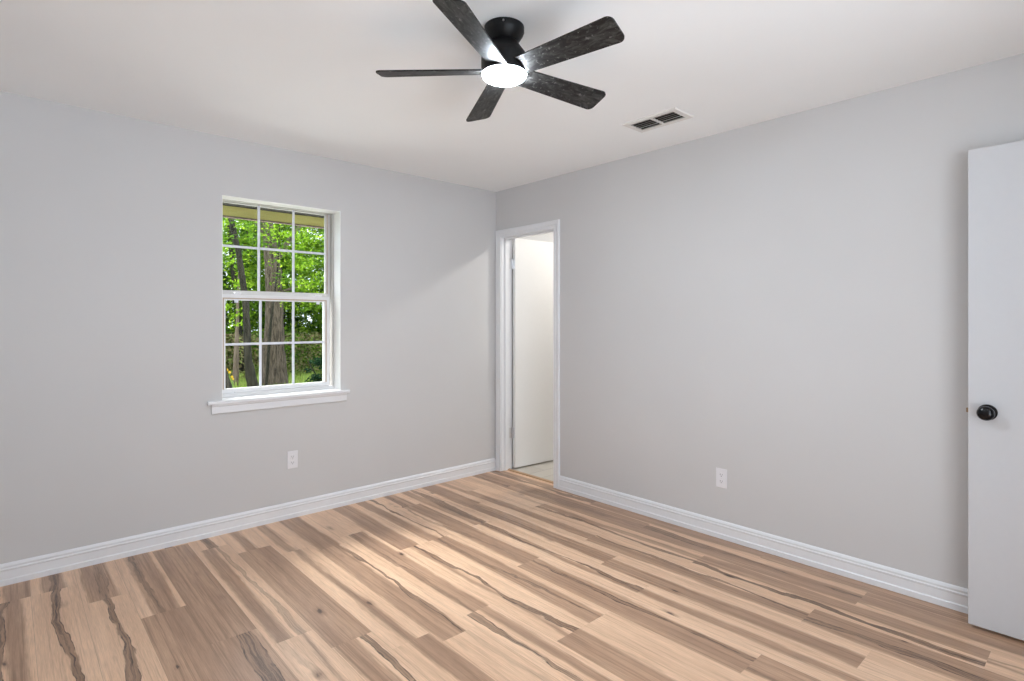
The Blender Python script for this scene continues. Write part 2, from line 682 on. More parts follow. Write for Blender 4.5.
def wall_with_doorway():
    bm = bmesh.new()
    poly = [(YR - 0.8, 0), (DY0, 0), (DY0, DZ), (DY1, DZ), (DY1, 0), (0, 0), (0, H), (YR - 0.8, H)]
    return prism(bm, poly, 'X', 0.0, IT)


wr = obj('wall_right', wall_with_doorway(), 'wall')
tag(wr, 'light grey painted wall with the narrow doorway', 'wall', kind='structure')
wn = obj('wall_near', boxbm(XL - 0.1, XL, YR, 0.0, 0, H), 'wall')
tag(wn, 'light grey painted side wall beside the camera', 'wall', kind='structure')
def wall_with_light_opening():
    bm = bmesh.new()
    xa, xb, zt = -3.0, -1.15, 2.20  # unseen opening, added and sized to let light in behind the camera
    poly = [(XL, 0), (xa, 0), (xa, zt), (xb, zt), (xb, 0), (0, 0), (0, H), (XL, H)]
    return prism(bm, poly, 'Y', YR - IT, YR)


wrr = obj('wall_rear', wall_with_light_opening(), 'wall')
tag(wrr, 'light grey painted wall behind the camera with a wide opening added for light', 'wall', kind='structure')
ce = obj('ceiling', boxbm(XL - 0.1, IT + 0.0, YR - 0.8, 0.0, H, H + 0.12), 'ceiling')
tag(ce, 'flat off-white painted ceiling with the fan and the vent', 'ceiling', kind='structure')

# baseboards
BP = [(0, 0), (.0165, 0), (.0165, .026), (.0125, .031), (.0115, .070), (.0145, .074), (.0145, .080), (.0105, .084),
      (.0115, .089), (.0115, .094), (.0075, .101), (.003, .106), (0, .106)]
bb = obj('baseboard_left', prism(bmesh.new(), [(-d, z) for d, z in BP], 'X', XL, -0.0172), 'trim')
tag(bb, 'white moulded baseboard along the window wall', 'baseboard', kind='structure')
bb = obj('baseboard_right', prism(bmesh.new(), [(-d, z) for d, z in BP], 'Y', YR, -0.7672), 'trim')
tag(bb, 'white moulded baseboard along the doorway wall', 'baseboard', kind='structure')

# doorway trim: jambs, stops, moulded casing
tr = empty('trim_1', (0, -0.39, 0))
tag(tr, 'white moulded casing and jambs around the narrow doorway', 'door frame', kind='structure')
JY0, JY1, JZ = -0.702, -0.074, 2.031


def tobj(name, bm, mat, parent, **k):
    """mesh given in world coordinates, parented to an unrotated Empty."""
    bmesh.ops.translate(bm, vec=-Vector(parent.location), verts=bm.verts)
    return obj(name, bm, mat, parent, **k)


tobj('jamb', boxbm(-.001, IT + .001, JY1, DY1, 0, DZ), 'trim', tr)
tobj('jamb', boxbm(-.001, IT + .001, DY0, JY0, 0, DZ), 'trim', tr)
tobj('head_jamb', boxbm(-.001, IT + .001, JY0, JY1, JZ, DZ), 'trim', tr)
tobj('door_stop', boxbm(.034, .078, JY1 - .011, JY1, 0, JZ, bev=.002), 'trim', tr)
tobj('door_stop', boxbm(.034, .078, JY0, JY0 + .011, 0, JZ, bev=.002), 'trim', tr)
tobj('head_stop', boxbm(.034, .078, JY0 + .011, JY1 - .011, JZ - .011, JZ, bev=.002), 'trim', tr)
# casing profile across its width (distance from the opening, thickness)
CP = [(0, 0), (0, .010), (.004, .012), (.020, .012), (.023, .009), (.027, .012), (.044, .0155), (.052, .0165),
      (.058, .0165), (.061, .013), (.061, 0)]
CW = 0.061


def casing(xface, sgn, cut_left=None):
    """three mitred runs on the wall face x = xface standing out in direction sgn."""
    out = []
    y0, y1, zt = JY0 - .003, JY1 + .003, JZ + .003
    # left stile (towards the corner)
    for nm, ya, dirn in (('casing', y1, 1), ('casing', y0, -1)):
        bm = bmesh.new()
        A, B = [], []
        for d, t in CP:
            yy = ya + dirn * d
            A.append(bm.verts.new((xface + sgn * t, yy, 0)))
            B.append(bm.verts.new((xface + sgn * t, yy, zt + d)))
        n = len(CP)
        for i in range(n):
            j = (i + 1) % n
            bm.faces.new((A[i], A[j], B[j], B[i]))
        bm.faces.new(A)
        bm.faces.new(B[::-1])
        out.append((nm, bm))
    bm = bmesh.new()
    A, B = [], []
    for d, t in CP:
        A.append(bm.verts.new((xface + sgn * t, y1 + d, zt + d)))
        B.append(bm.verts.new((xface + sgn * t, y0 - d, zt + d)))
    n = len(CP)
    for i in range(n):
        j = (i + 1) % n
        bm.faces.new((A[i], A[j], B[j], B[i]))
    bm.faces.new(A)
    bm.faces.new(B[::-1])
    out.append(('head_casing', bm))
    return out


for nm, bm in casing(0.0, -1):
    tobj(nm, bm, 'trim', tr)
for nm, bm in casing(IT, 1):
    tobj(nm, bm, 'trim', tr)

# oak reducer strip in the doorway
rd = obj('trim_3', prism(bmesh.new(), [(.062, 0), (.062, .006), (.068, .009), (.092, .009), (.104, .004), (.106, 0)], 'Y', JY0, JY1), 'strip')
tag(rd, 'tan wood reducer strip across the doorway floor', 'threshold', kind='structure')

# the room beyond the doorway
HX, HY = 2.3, -2.3
o = obj('floor_hall', boxbm(IT, HX, HY, 0, -.06, 0), 'tile')
tag(o, 'pale plank tile floor beyond the doorway', 'floor', kind='structure')
o = obj('floor_hall_sill', boxbm(.10, IT, JY0, JY1, -.06, 0), 'tile')
tag(o, 'pale tile edge in the doorway beyond the reducer strip', 'floor', kind='structure')
o = obj('ceiling_hall', boxbm(IT, HX, HY, 0, H, H + .12), 'ceiling')
tag(o, 'bright cream ceiling of the room beyond the doorway', 'ceiling', kind='structure')
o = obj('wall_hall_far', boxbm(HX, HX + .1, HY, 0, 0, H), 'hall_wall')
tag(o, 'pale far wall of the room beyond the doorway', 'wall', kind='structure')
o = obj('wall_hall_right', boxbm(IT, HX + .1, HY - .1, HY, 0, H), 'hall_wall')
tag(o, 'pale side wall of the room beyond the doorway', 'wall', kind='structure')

# ------------------------------------------------------------------ door_1: slab opened into the next room
d1 = empty('door_1', (IT + .009, JY1 - .001, 0))
tag(d1, 'plain white slab door standing open inside the narrow doorway', 'door', kind='structure')
d1.rotation_euler = (0, 0, math.radians(86.5))
# closed, the slab hangs along -y from the hinge
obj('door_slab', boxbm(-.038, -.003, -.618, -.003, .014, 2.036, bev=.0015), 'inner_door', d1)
for hz in (1.81, .32):
    h = obj('hinge', boxbm(-.036, -.002, -.0035, -.001, hz - .045, hz + .045), 'steel', d1)
    bm = bmesh.new()
    lathe(bm, [(0, -.047), (.0065, -.047), (.0065, .047), (0, .047)], 14, 'Z', (.001, 0, hz))
    bm2 = obj('hinge_barrel', bm, 'steel', h, smooth=True)
# jamb leaves stay with the frame
for hz in (1.81, .32):
    tobj('hinge_leaf', boxbm(.080, IT, JY1 - .0025, JY1, hz - .045, hz + .045), 'steel', tr)
kb = bmesh.new()
lathe(kb, [(0, 0), (.031, 0), (.031, .006), (.012, .010), (.012, .030), (.024, .038), (.029, .050), (.024, .062), (.010, .067), (0, .068)],
      32, 'X', (-.038, -.565, .93), -1)
obj('door_knob', kb, 'gloss_black', d1, smooth=True)

# ------------------------------------------------------------------ door_2: opened back against the right wall
DX0, DX1 = -.147, -.112
d2 = empty('door_2', (DX1, -4.04, 0))
tag(d2, 'white slab door with black round knob swung open against wall', 'door', kind='structure')
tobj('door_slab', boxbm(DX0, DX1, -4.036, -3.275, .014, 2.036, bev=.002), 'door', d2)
for side, x in ((-1, DX0), (1, DX1)):
    kb = bmesh.new()
    lathe(kb, [(0, 0), (.033, 0), (.033, .004), (.030, .008), (.014, .010), (.0125, .024), (.019, .029), (.027, .037),
               (.0300, .046), (.0285, .055), (.0245, .0605), (.0235, .0595), (.020, .0625), (.010, .0645), (0, .065)],
          40, 'X', (x, -3.339, .924), side)
    tag(tobj('door_knob', kb, 'gloss_black', d2, smooth=True), 'glossy black round knob')
lp = tobj('latch_plate', boxbm(DX0 + .006, DX1 - .006, -3.2752, -3.2742, .895, .953), 'brass', d2)
lb = bmesh.new()
prism(lb, [(DX0 + .010, -3.275), (DX1 - .010, -3.275), (DX1 - .010, -3.271), (DX0 + .010, -3.267)], 'Z', .915, .934)
tobj('latch_bolt', lb, 'brass', d2)
for hz in (1.81, 1.05, .25):
    bm = lathe(bmesh.new(), [(0, -.047), (.0065, -.047), (.0065, .047), (0, .047)], 14, 'Z', (DX1 + .004, -4.038, hz))
    tobj('hinge', bm, 'steel', d2, smooth=True)

# ------------------------------------------------------------------ window_1
wn1 = empty('window_1', (-1.827, .15, WZ0))
tag(wn1, 'white double hung window with six over six grilles', 'window', kind='structure')
XC = -1.827
FY0, FY1 = .106, .205


def frame_bm(x0, x1, z0, z1, y0, y1, wl_, wr_, wb, wt):
    """one rectangular ring of shared vertices."""
    bm = bmesh.new()
    o_ = [(x0, z0), (x1, z0), (x1, z1), (x0, z1)]
    i_ = [(x0 + wl_, z0 + wb), (x1 - wr_, z0 + wb), (x1 - wr_, z1 - wt), (x0 + wl_, z1 - wt)]
    V = {}
    for nm, ring in (('o', o_), ('i', i_)):
        for k, (x, z) in enumerate(ring):
            for yy, s in ((y0, 'f'), (y1, 'b')):
                V[nm, k, s] = bm.verts.new((x, yy, z))
    for k in range(4):
        j = (k + 1) % 4
        bm.faces.new((V['o', k, 'f'], V['o', j, 'f'], V['i', j, 'f'], V['i', k, 'f']))
        bm.faces.new((V['o', k, 'b'], V['i', k, 'b'], V['i', j, 'b'], V['o', j, 'b']))
        bm.faces.new((V['o', k, 'f'], V['o', k, 'b'], V['o', j, 'b'], V['o', j, 'f']))
        bm.faces.new((V['i', k, 'f'], V['i', j, 'f'], V['i', j, 'b'], V['i', k, 'b']))
    return bm


ZS = .820   # top of the stool
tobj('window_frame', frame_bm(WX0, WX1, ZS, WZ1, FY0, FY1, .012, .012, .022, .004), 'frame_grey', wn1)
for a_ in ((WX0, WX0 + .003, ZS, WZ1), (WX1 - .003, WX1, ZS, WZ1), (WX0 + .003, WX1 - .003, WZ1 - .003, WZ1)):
    tobj('lit_reveal_panel', boxbm(a_[0], a_[1], .0005, FY0, a_[2], a_[3]), 'lit_reveal', wn1)  # added panels, their white stands in for outside light on the reveal
# parting stops between the two sash tracks
tobj('parting_stop', boxbm(WX0 + .012, WX0 + .017, .155, .160, ZS + .022, WZ1 - .004), 'vinyl', wn1)
tobj('parting_stop', boxbm(WX1 - .017, WX1 - .012, .155, .160, ZS + .022, WZ1 - .004), 'vinyl', wn1)
tobj('sloped_sill', prism(bmesh.new(), [(FY0 - .012, ZS), (FY1, ZS), (FY1, ZS + .014), (FY0 + .006, ZS + .024), (FY0, ZS + .022), (FY0 - .004, ZS + .012), (FY0 - .012, ZS + .010)], 'X', WX0, WX1), 'vinyl', wn1)


def sash(name, gx0, gx1, gz0, gz1, y0, y1, sl, sr, sb, st, yg):
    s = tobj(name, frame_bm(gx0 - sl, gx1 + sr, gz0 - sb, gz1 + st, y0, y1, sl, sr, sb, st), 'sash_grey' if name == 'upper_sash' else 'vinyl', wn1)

    def sub(nm, bm, mat, **k):
        bmesh.ops.translate(bm, vec=-Vector(wn1.location), verts=bm.verts)
        return obj(nm, bm, mat, s, **k)
    sub('pane', boxbm(gx0 - .004, gx1 + .004, yg - .002, yg + .002, gz0 - .004, gz1 + .004), 'glass')
    # flat grille bars, two upright and one across, as one lattice
    bm = bmesh.new()
    hw = .0075
    ex = [gx0 + (gx1 - gx0) / 3, gx0 + 2 * (gx1 - gx0) / 3]
    zm = (gz0 + gz1) / 2
    xs = [gx0, ex[0] - hw, ex[0] + hw, ex[1] - hw, ex[1] + hw, gx1]
    zs = [gz0, zm - hw, zm + hw, gz1]
    ya, yb = yg - .009, yg - .0025
    vs = {}

    def V(i, j, k):
        if (i, j, k) not in vs:
            vs[i, j, k] = bm.verts.new((xs[i], ya if k == 0 else yb, zs[j]))
        return vs[i, j, k]
    solid = lambda i, j: 0 <= i < 5 and 0 <= j < 3 and (i in (1, 3) or j == 1)
    for i in range(5):
        for j in range(3):
            if not solid(i, j):
                continue
            for k in (0, 1):
                bm.faces.new((V(i, j, k), V(i + 1, j, k), V(i + 1, j + 1, k), V(i, j + 1, k)))
            for di, dj, a, b in ((-1, 0, (i, j), (i, j + 1)), (1, 0, (i + 1, j), (i + 1, j + 1)),
                                 (0, -1, (i, j), (i + 1, j)), (0, 1, (i, j + 1), (i + 1, j + 1))):
                if not solid(i + di, j + dj):
                    bm.faces.new((V(*a, 0), V(*b, 0), V(*b, 1), V(*a, 1)))
    sub('grille', bm, 'grille')
    # thin tan bead running round the sash
    bead = .0075
    sub('sash_bead', frame_bm(gx0 - bead * 2.2, gx1 + bead * 2.2, gz0 - .001, gz1 + bead * 2.0, y0 - .0012, y0 + .002, bead, bead, .001, bead), 'tan_bead')
    return s, sub


us, usub = sash('upper_sash', XC - .345, XC + .345, 1.505, 2.076, .163, .185, .022, .022, .030, .004, .172)
ls, lsub = sash('lower_sash', XC - .332, XC + .319, .872, 1.440, .122, .154, .022, .034, .034, .036, .140)
for lx in (-2.095, -1.555):
    bm = bmesh.new()
    box(bm, lx - .028, lx + .028, .124, .150, 1.476, 1.481, bev=.001)
    k = lsub('sash_lock', bm, 'plastic')
    bm = bmesh.new()
    lathe(bm, [(0, 0), (.012, 0), (.012, .008), (.008, .011), (0, .011)], 20, 'Z', (lx, .138, 1.481))
    box(bm, lx - .006, lx + .034, .128, .137, 1.483, 1.491, bev=.002)
    kk = obj('lock_cam', bm, 'plastic', None, smooth=True)
    # the lever belongs to the lock; sub-parts go no deeper than the sash
    me2 = kk.data
    bmm = bmesh.new()
    bmm.from_mesh(me2)
    bpy.data.objects.remove(kk)
    lsub('lock_lever', bmm, 'plastic')
for lx in (-2.095, -1.555):
    lsub('tilt_tab', boxbm(lx - .012, lx + .012, .1205, .1225, 1.424, 1.446), 'grille')
lsub('finger_lift', boxbm(XC - .28, XC + .28, .112, .124, .845, .852, bev=.002), 'vinyl')

# window stool and apron
st = empty('trim_2', (XC, 0, ZS))
tag(st, 'white painted window stool with apron under the window', 'window sill', kind='structure')
bm = bmesh.new()
sp_ = [(-2.293, -.030), (-1.386, -.030), (-1.386, 0), (WX1, 0), (WX1, FY0 - .010), (WX0, FY0 - .010), (WX0, 0), (-2.293, 0)]
prism(bm, sp_, 'Z', .797, ZS)
es = [e_ for e_ in bm.edges if all(abs(v_.co.y + .03) < 1e-5 for v_ in e_.verts) and abs(e_.verts[0].co.z - e_.verts[1].co.z) < 1e-5]
bmesh.ops.bevel(bm, geom=es, offset=.006, segments=3, affect='EDGES', profile=0.5)
tobj('stool', bm, 'trim', st)
tobj('apron', prism(bmesh.new(), [(0, .797), (-.017, .797), (-.017, .790), (-.013, .783), (-.013, .745), (-.009, .739), (0, .739)], 'X', -2.271, -1.402), 'trim', st)

# ------------------------------------------------------------------ ceiling fan
FX, FY = -1.769, -2.119
fan = empty('ceiling_fan', (FX, FY, H))
tag(fan, 'black five blade flush mount ceiling fan with lit round lamp', 'ceiling fan')


def fz(z):
    return z - H


obj('canopy', lathe(bmesh.new(), [(0, 0), (.074, 0), (.077, -.003), (.077, -.022), (.074, -.030), (.060, -.052), (.050, -.060), (0, -.060)], 56), 'black', fan, smooth=True)
for a in (0.35, 2.2, 4.3):
    bm = lathe(bmesh.new(), [(0, .004), (.003, .003), (.0042, 0), (.0042, -.003), (0, -.003)], 14, 'X', (.077, 0, -.014))
    bmesh.ops.rotate(bm, cent=(0, 0, 0), matrix=Matrix.Rotation(a + 3.6, 3, 'Z'), verts=bm.verts)
    obj('canopy_screw', bm, 'steel', fan, smooth=True)
obj('motor_housing', lathe(bmesh.new(), [(0, -.058), (.050, -.058), (.056, -.068), (.070, -.088), (.082, -.104), (.0885, -.116), (.0885, -.128), (.0885, -.178), (.0878, -.182), (.084, -.184), (0, -.184)], 64), 'black', fan, smooth=True)
obj('lamp_diffuser', lathe(bmesh.new(), [(.0845, -.182), (.0852, -.185), (.082, -.193), (.072, -.2005), (.055, -.2055), (.030, -.2085), (0, -.2095)], 64), 'lamp', fan, smooth=True)


def blade_bm():
    L0, L1, w0, w1, th = .082, .490, .088, .118, .006
    pts = []
    # outline with rounded tip corners
    rc = .024

    def side(s):
        o_ = []
        n = 8
        for i in range(n + 1):
            f = i / n
            x = L0 + (L1 - rc - L0) * f
            o_.append((x, s * (w0 + (w1 - w0) * f) / 2))
        for i in range(1, 7):
            a = PI / 2 * i / 6
            o_.append((L1 - rc + rc * math.sin(a), s * (w1 / 2 - rc + rc * math.cos(a))))
        return o_
    a, b = side(1), side(-1)
    pts = a + b[::-1]
    bm = bmesh.new()
    prism(bm, pts, 'Z', -th / 2, th / 2)
    return bm


ZB = 2.2714 - H
# the fan hangs slightly out of level
TILT = Matrix.Rotation(math.radians(-2.0), 4, Vector((.741, -.671, 0)))
for k in range(5):
    bl = obj('blade', blade_bm(), 'blade', fan)
    ang = 4.8805 + k * math.radians(72)
    bl.rotation_euler = (TILT @ Matrix.Rotation(ang, 4, 'Z') @ Matrix.Rotation(-.285, 4, 'X')).to_euler()
    bl.location = (0, 0, ZB - .003)
    iron = boxbm(.060, .128, -.021, .021, .0033, .0063, bev=.001)
    obj('blade_bracket', iron, 'black', bl)

# ------------------------------------------------------------------ ceiling vent
vx0, vx1, vy0, vy1 = -.563, -.368, -2.121, -1.773
vent = empty('ceiling_vent', ((vx0 + vx1) / 2, (vy0 + vy1) / 2, H))
tag(vent, 'white two section air vent on the ceiling near the right wall', 'air vent')
hx, hy = (vx1 - vx0) / 2, (vy1 - vy0) / 2


def vent_frame():
    """flange with two louvre openings, from a cell grid."""
    bm = bmesh.new()
    us = [-hx, -hx + .034, hx - .034, hx]
    ws = [-hy, -hy + .034, -.007, .007, hy - .034, hy]
    zt, zb = 0.0, -.007
    vs = {}

    def V(i, j, k):
        if (i, j, k) not in vs:
            inset = .004 if k == 1 else 0
            x = us[i] + (inset if i == 0 else -inset if i == 3 else 0)
            y = ws[j] + (inset if j == 0 else -inset if j == 5 else 0)
            vs[i, j, k] = bm.verts.new((x, y, zt if k == 0 else zb))
        return vs[i, j, k]
    hole = lambda i, j: (i, j) in ((1, 1), (1, 3))
    for i in range(3):
        for j in range(5):
            if hole(i, j):
                continue
            for k in (0, 1):
                bm.faces.new((V(i, j, k), V(i + 1, j, k), V(i + 1, j + 1, k), V(i, j + 1, k)))
            for di, dj, a, b in ((-1, 0, (i, j), (i, j + 1)), (1, 0, (i + 1, j), (i + 1, j + 1)),
                                 (0, -1, (i, j), (i + 1, j)), (0, 1, (i, j + 1), (i + 1, j + 1))):
                ni, nj = i + di, j + dj
                if ni < 0 or nj < 0 or ni > 2 or nj > 4 or hole(ni, nj):
                    bm.faces.new((V(*a, 0), V(*b, 0), V(*b, 1), V(*a, 1)))
    return bm


obj('flange', vent_frame(), 'vent', vent)
obj('duct_back', boxbm(-hx + .030, hx - .030, -hy + .030, hy - .030, -.0006, -.0002), 'duct', vent)
for sec in (-1, 1):
    ya, yb = (-hy + .035, -.008) if sec < 0 else (.008, hy - .035)
    for i in range(5):
        x = -hx + .034 + (i + .5) * (2 * hx - .068) / 5
        bm = boxbm(-.0052, .0052, ya, yb, -.0006, .0006)
        bmesh.ops.rotate(bm, cent=(0, 0, 0), matrix=Matrix.Rotation(math.radians(-35), 3, 'Y'), verts=bm.verts)
        bmesh.ops.translate(bm, vec=(x, 0, -.0042), verts=bm.verts)
        obj('louvre', bm, 'vent' if i == 3 else 'slat_shaded', vent)  # one louvre coloured as lit, the others as shaded
for sy in (-1, 1):
    obj('screw', lathe(bmesh.new(), [(0, -.0095), (.003, -.009), (.0042, -.007), (0, -.007)], 14, 'Z', (0, sy * (hy - .017), 0)), 'steel', vent, smooth=True)

# ------------------------------------------------------------------ electrical outlets (built facing -y, then copied)


def make_outlet(name, loc, rz, label):
    r_ = empty(name, loc, rz)
    tag(r_, label, 'outlet')
    obj('cover_plate', boxbm(-.035, .035, -.0055, 0, -.0575, .0575, bev=.0025), 'plastic', r_)
    for s in (1, -1):
        bm = bmesh.new()
        pts = []
        for i in range(24):
            a = 2 * PI * i / 24
            x = .0172 * math.cos(a)
            z = max(-.0135, min(.0135, .0172 * math.sin(a)))
            pts.append((x, z + s * .0195))
        prism(bm, pts, 'Y', -.0072, -.005)
        rc = obj('receptacle', bm, 'plastic', r_)
        for dx, hh in ((-.0063, .0045), (.0063, .0037)):
            obj('slot', boxbm(dx - .0012, dx + .0012, -.0074, -.0068, s * .0195 + .003 - hh, s * .0195 + .003 + hh), 'slot', rc)
        obj('ground_hole', lathe(bmesh.new(), [(0, .0002), (.0025, .0002), (.0025, -.0004), (0, -.0004)], 16, 'Y', (0, -.0072, s * .0195 - .0072), -1), 'slot', rc)
    obj('plate_screw', lathe(bmesh.new(), [(0, .0012), (.0022, .001), (.003, 0), (0, 0)], 16, 'Y', (0, -.0055, 0), -1), 'steel', r_, smooth=True)
    return r_


def copy_tree(o, parent=None):
    c = o.copy()
    col.objects.link(c)
    c.parent = parent
    for ch in list(o.children):
        copy_tree(ch, c)
    return c


out1 = make_outlet('electrical_outlet', (-1.782, 0, .384), 0, 'white duplex outlet low on the wall below the window')
out1['group'] = 'wall outlets'
out2 = copy_tree(out1)
out2.location = (0, -2.091, .361)
out2.rotation_euler = (0, 0, -PI / 2)
out2['label'] = 'white duplex outlet low on the wall between doorway and open door'

# ------------------------------------------------------------------ lamp in the next room (out of sight, lights it)
hl = empty('hall_ceiling_light', (.83, -.90, H))
tag(hl, 'round white flush ceiling light in the room beyond the doorway', 'ceiling light')
obj('base_ring', lathe(bmesh.new(), [(0, 0), (.085, 0), (.085, -.016), (.078, -.018), (0, -.018)], 40), 'plastic', hl, smooth=True)
obj('diffuser', lathe(bmesh.new(), [(.076, -.017), (.076, -.030), (.060, -.044), (.030, -.050), (0, -.052)], 40), 'hall_lamp', hl, smooth=True)

# ------------------------------------------------------------------ outside the window
GZ = -.30
pt_ = obj('bounce_slab', boxbm(-9, 9, WT, 5.6, GZ, GZ + .10), 'bounce_slab')  # slab added out of view to bounce sunlight onto reveals and ceiling
tag(pt_, 'unseen pale slab added below the window to bounce sunlight', 'bounce_slab', kind='structure')
g = obj('ground', boxbm(-16, 26, WT, 60, GZ - .2, GZ), 'ground')
tag(g, 'grassy ground outside the window', 'ground', kind='structure')
ev = empty('eave', (XC, .5, 2.11))
tag(ev, 'house eave with ochre fascia board seen through the window top', 'eave', kind='structure')
tobj('fascia_board', boxbm(XL - .4, 3, .50, .535, 2.042, 2.26), 'fascia', ev)
tobj('underside_shade_strip', boxbm(XL - .4, 3, .497, .538, 2.034, 2.043), 'bark_pale', ev)  # brown strip added to shade the board's bright underside
tobj('soffit_panel', boxbm(XL - .4, 3, WT, .50, 2.112, 2.13), 'soffit', ev)
tobj('roof_edge', prism(bmesh.new(), [(.56, 2.26), (.56, 2.29), (WT, 2.60), (WT, 2.56), (.50, 2.26)], 'X', XL - .4, 3), 'soffit', ev)

rng = np.random.default_rng(5)


def leaf_mesh(name, centers, size, mat, parent, flat=0.3):
    """one mesh of folded leaf blades."""
    n = len(centers)
    ax = rng.normal(size=(n, 3))
    ax[:, 2] *= 0.6
    ax /= np.linalg.norm(ax, axis=1)[:, None]
    up = rng.normal(size=(n, 3)) * flat + np.array([0, 0, 1.0])
    bx = np.cross(ax, up)
    bx /= np.linalg.norm(bx, axis=1)[:, None] + 1e-9
    nz = np.cross(ax, bx)
    s = size * rng.uniform(.6, 1.35, n)[:, None]
    c = np.asarray(centers)
    v0 = c - ax * s * .5
    v1 = c + bx * s * .28 + nz * s * .08
    v2 = c + ax * s * .55
    v3 = c - bx * s * .28 + nz * s * .08
    V = np.stack([v0, v1, v2, v3], 1).reshape(-1, 3)
    me = bpy.data.meshes.new(name)
    me.vertices.add(4 * n)
    me.vertices.foreach_set('co', V.astype(np.float32).ravel())
    me.loops.add(4 * n)
    me.loops.foreach_set('vertex_index', np.arange(4 * n, dtype=np.int32))
    me.polygons.add(n)
    me.polygons.foreach_set('loop_start', np.arange(0, 4 * n, 4, dtype=np.int32))
    me.polygons.foreach_set('loop_total', np.full(n, 4, dtype=np.int32))
    me.update(calc_edges=True)
    me.validate()
    me.materials.append(M[mat])
    o = bpy.data.objects.new(name, me)
    col.objects.link(o)
    if parent:
        o.parent = parent
    return o


def clumps(n_clump, per, box_lo, box_hi, rad):
    lo, hi = np.array(box_lo), np.array(box_hi)
    cc = lo + (hi - lo) * rng.random((n_clump, 3))
    out = []
    for q in cc:
        d = rng.normal(size=(per, 3))
        d /= np.linalg.norm(d, axis=1)[:, None]
        rr = rad * rng.uniform(.55, 1.2) * rng.random((per, 1)) ** .45
        p = q + d * rr * np.array([1.25, 1.25, .6])
        out.append(p)
    p = np.concatenate(out)
    p[:, 2] = np.maximum(p[:, 2], .04)
    return p


def tree(name, label, base, path, radii, bark, crown, leafmat, lsize, group=None, seg=12, branches=()):
    r_ = empty(name, base)
    tag(r_, label, 'tree', group)
    rn = random.Random(hash(label) % 9999 if False else len(label) * 7 + int(abs(base[0]) * 100))
    bm = bmesh.new()
    tube(bm, path, radii, seg, .10, rn)
    obj('trunk', bm, bark, r_, smooth=True)
    for bp, br in branches:
        bm = bmesh.new()
        tube(bm, bp, br, 8, .06, rn)
        obj('branch', bm, bark, r_, smooth=True)
    if crown is not None:
        leaf_mesh('foliage', crown, lsize, leafmat, r_)
    return r_


def path_from(pts, base, n=26):
    """smooth resampling of (x, y, z, radius) world points, relative to base."""
    P = np.array(pts, float)
    s = np.linspace(0, len(P) - 1, n)
    i = np.clip(s.astype(int), 0, len(P) - 2)
    f = (s - i)[:, None]
    f = f * f * (3 - 2 * f)
    Q = P[i] * (1 - f) + P[i + 1] * f
    return [tuple(q[:3] - np.array(base)) for q in Q], list(Q[:, 3])


# the big trunk in the middle panes
b = (1.55, 10.0, GZ)
pa, ra = path_from([(1.55, 10, GZ, .34), (1.555, 10, .2, .265), (1.55, 10, .75, .235), (1.57, 10, 1.8, .185), (1.54, 10, 2.5, .185), (1.41, 10, 3.6, .125), (1.40, 10, 4.4, .115), (1.2, 10, 6.2, .07)], b)
br1 = path_from([(1.50, 10, 2.6, .09), (1.85, 9.9, 3.2, .06), (2.4, 9.8, 4.1, .035), (2.7, 9.7, 5.0, .02)], b, 12)
br2 = path_from([(1.45, 10, 3.2, .08), (1.0, 10.1, 4.0, .05), (.4, 10.2, 4.8, .02)], b, 12)
br3 = path_from([(1.58, 10, 1.95, .05), (1.9, 9.6, 2.1, .03), (2.5, 9.2, 2.25, .012)], b, 10)
cr = np.concatenate([clumps(26, 60, (-1.6, -1.2, 3.2), (2.0, 1.2, 6.6), .55)])
tree('oak_tree', 'tall tree with thick grey-brown trunk seen through the middle panes', b, pa, ra, 'bark', cr, 'leaf_mid', .12, None, 18, [br1, br2, br3])

# darker leaning trunk
b = (.46, 8.0, GZ)
pa, ra = path_from([(.56, 8, GZ, .13), (.45, 8, .05, .108), (.37, 8, .5, .075), (.355, 8, .83, .068), (.32, 8, 1.72, .065), (.18, 8, 2.7, .055), (.05, 8, 3.3, .05), (-.2, 8, 4.6, .03)], b)
br1 = path_from([(.31, 8, 1.9, .03), (.55, 7.9, 2.4, .02), (.9, 7.8, 2.9, .01)], b, 8)
cr = clumps(34, 55, (-1.3, -.8, 2.3), (.9, .9, 4.9), .40)
tree('leaning_tree', 'slim dark trunk leaning beside the thick grey-brown trunk', b, pa, ra, 'bark_dark', cr, 'leaf_mid', .085, None, 12)

b = (1.0, 11.0, GZ)
pa, ra = path_from([(.98, 11, GZ, .075), (1.0, 11, .3, .062), (1.03, 11, 1.38, .035), (1.04, 11, 1.85, .03), (1.1, 11, 3.0, .02)], b)
cr = clumps(8, 40, (-.5, -.4, 1.9), (.5, .4, 3.4), .3)
tree('sapling', 'thin pale pinkish sapling trunk in the lower corner panes', b, pa, ra, 'bark_pale', cr, 'leaf_lime', .08, None, 10)

b = (-.45, 6.0, GZ)
pa, ra = path_from([(-.42, 6, GZ, .10), (-.545, 6, .23, .062), (-.62, 6, .53, .05), (-.75, 6, 1.2, .045), (-1.0, 6, 2.6, .04), (-1.3, 6, 4, .02)], b)
tree('tilted_tree', 'dark tilted trunk low in the bottom corner pane', b, pa, ra, 'bark_dark', clumps(14, 40, (-1.8, -.6, 3.0), (.1, .6, 4.6), .35), 'leaf_mid', .08, None, 10)

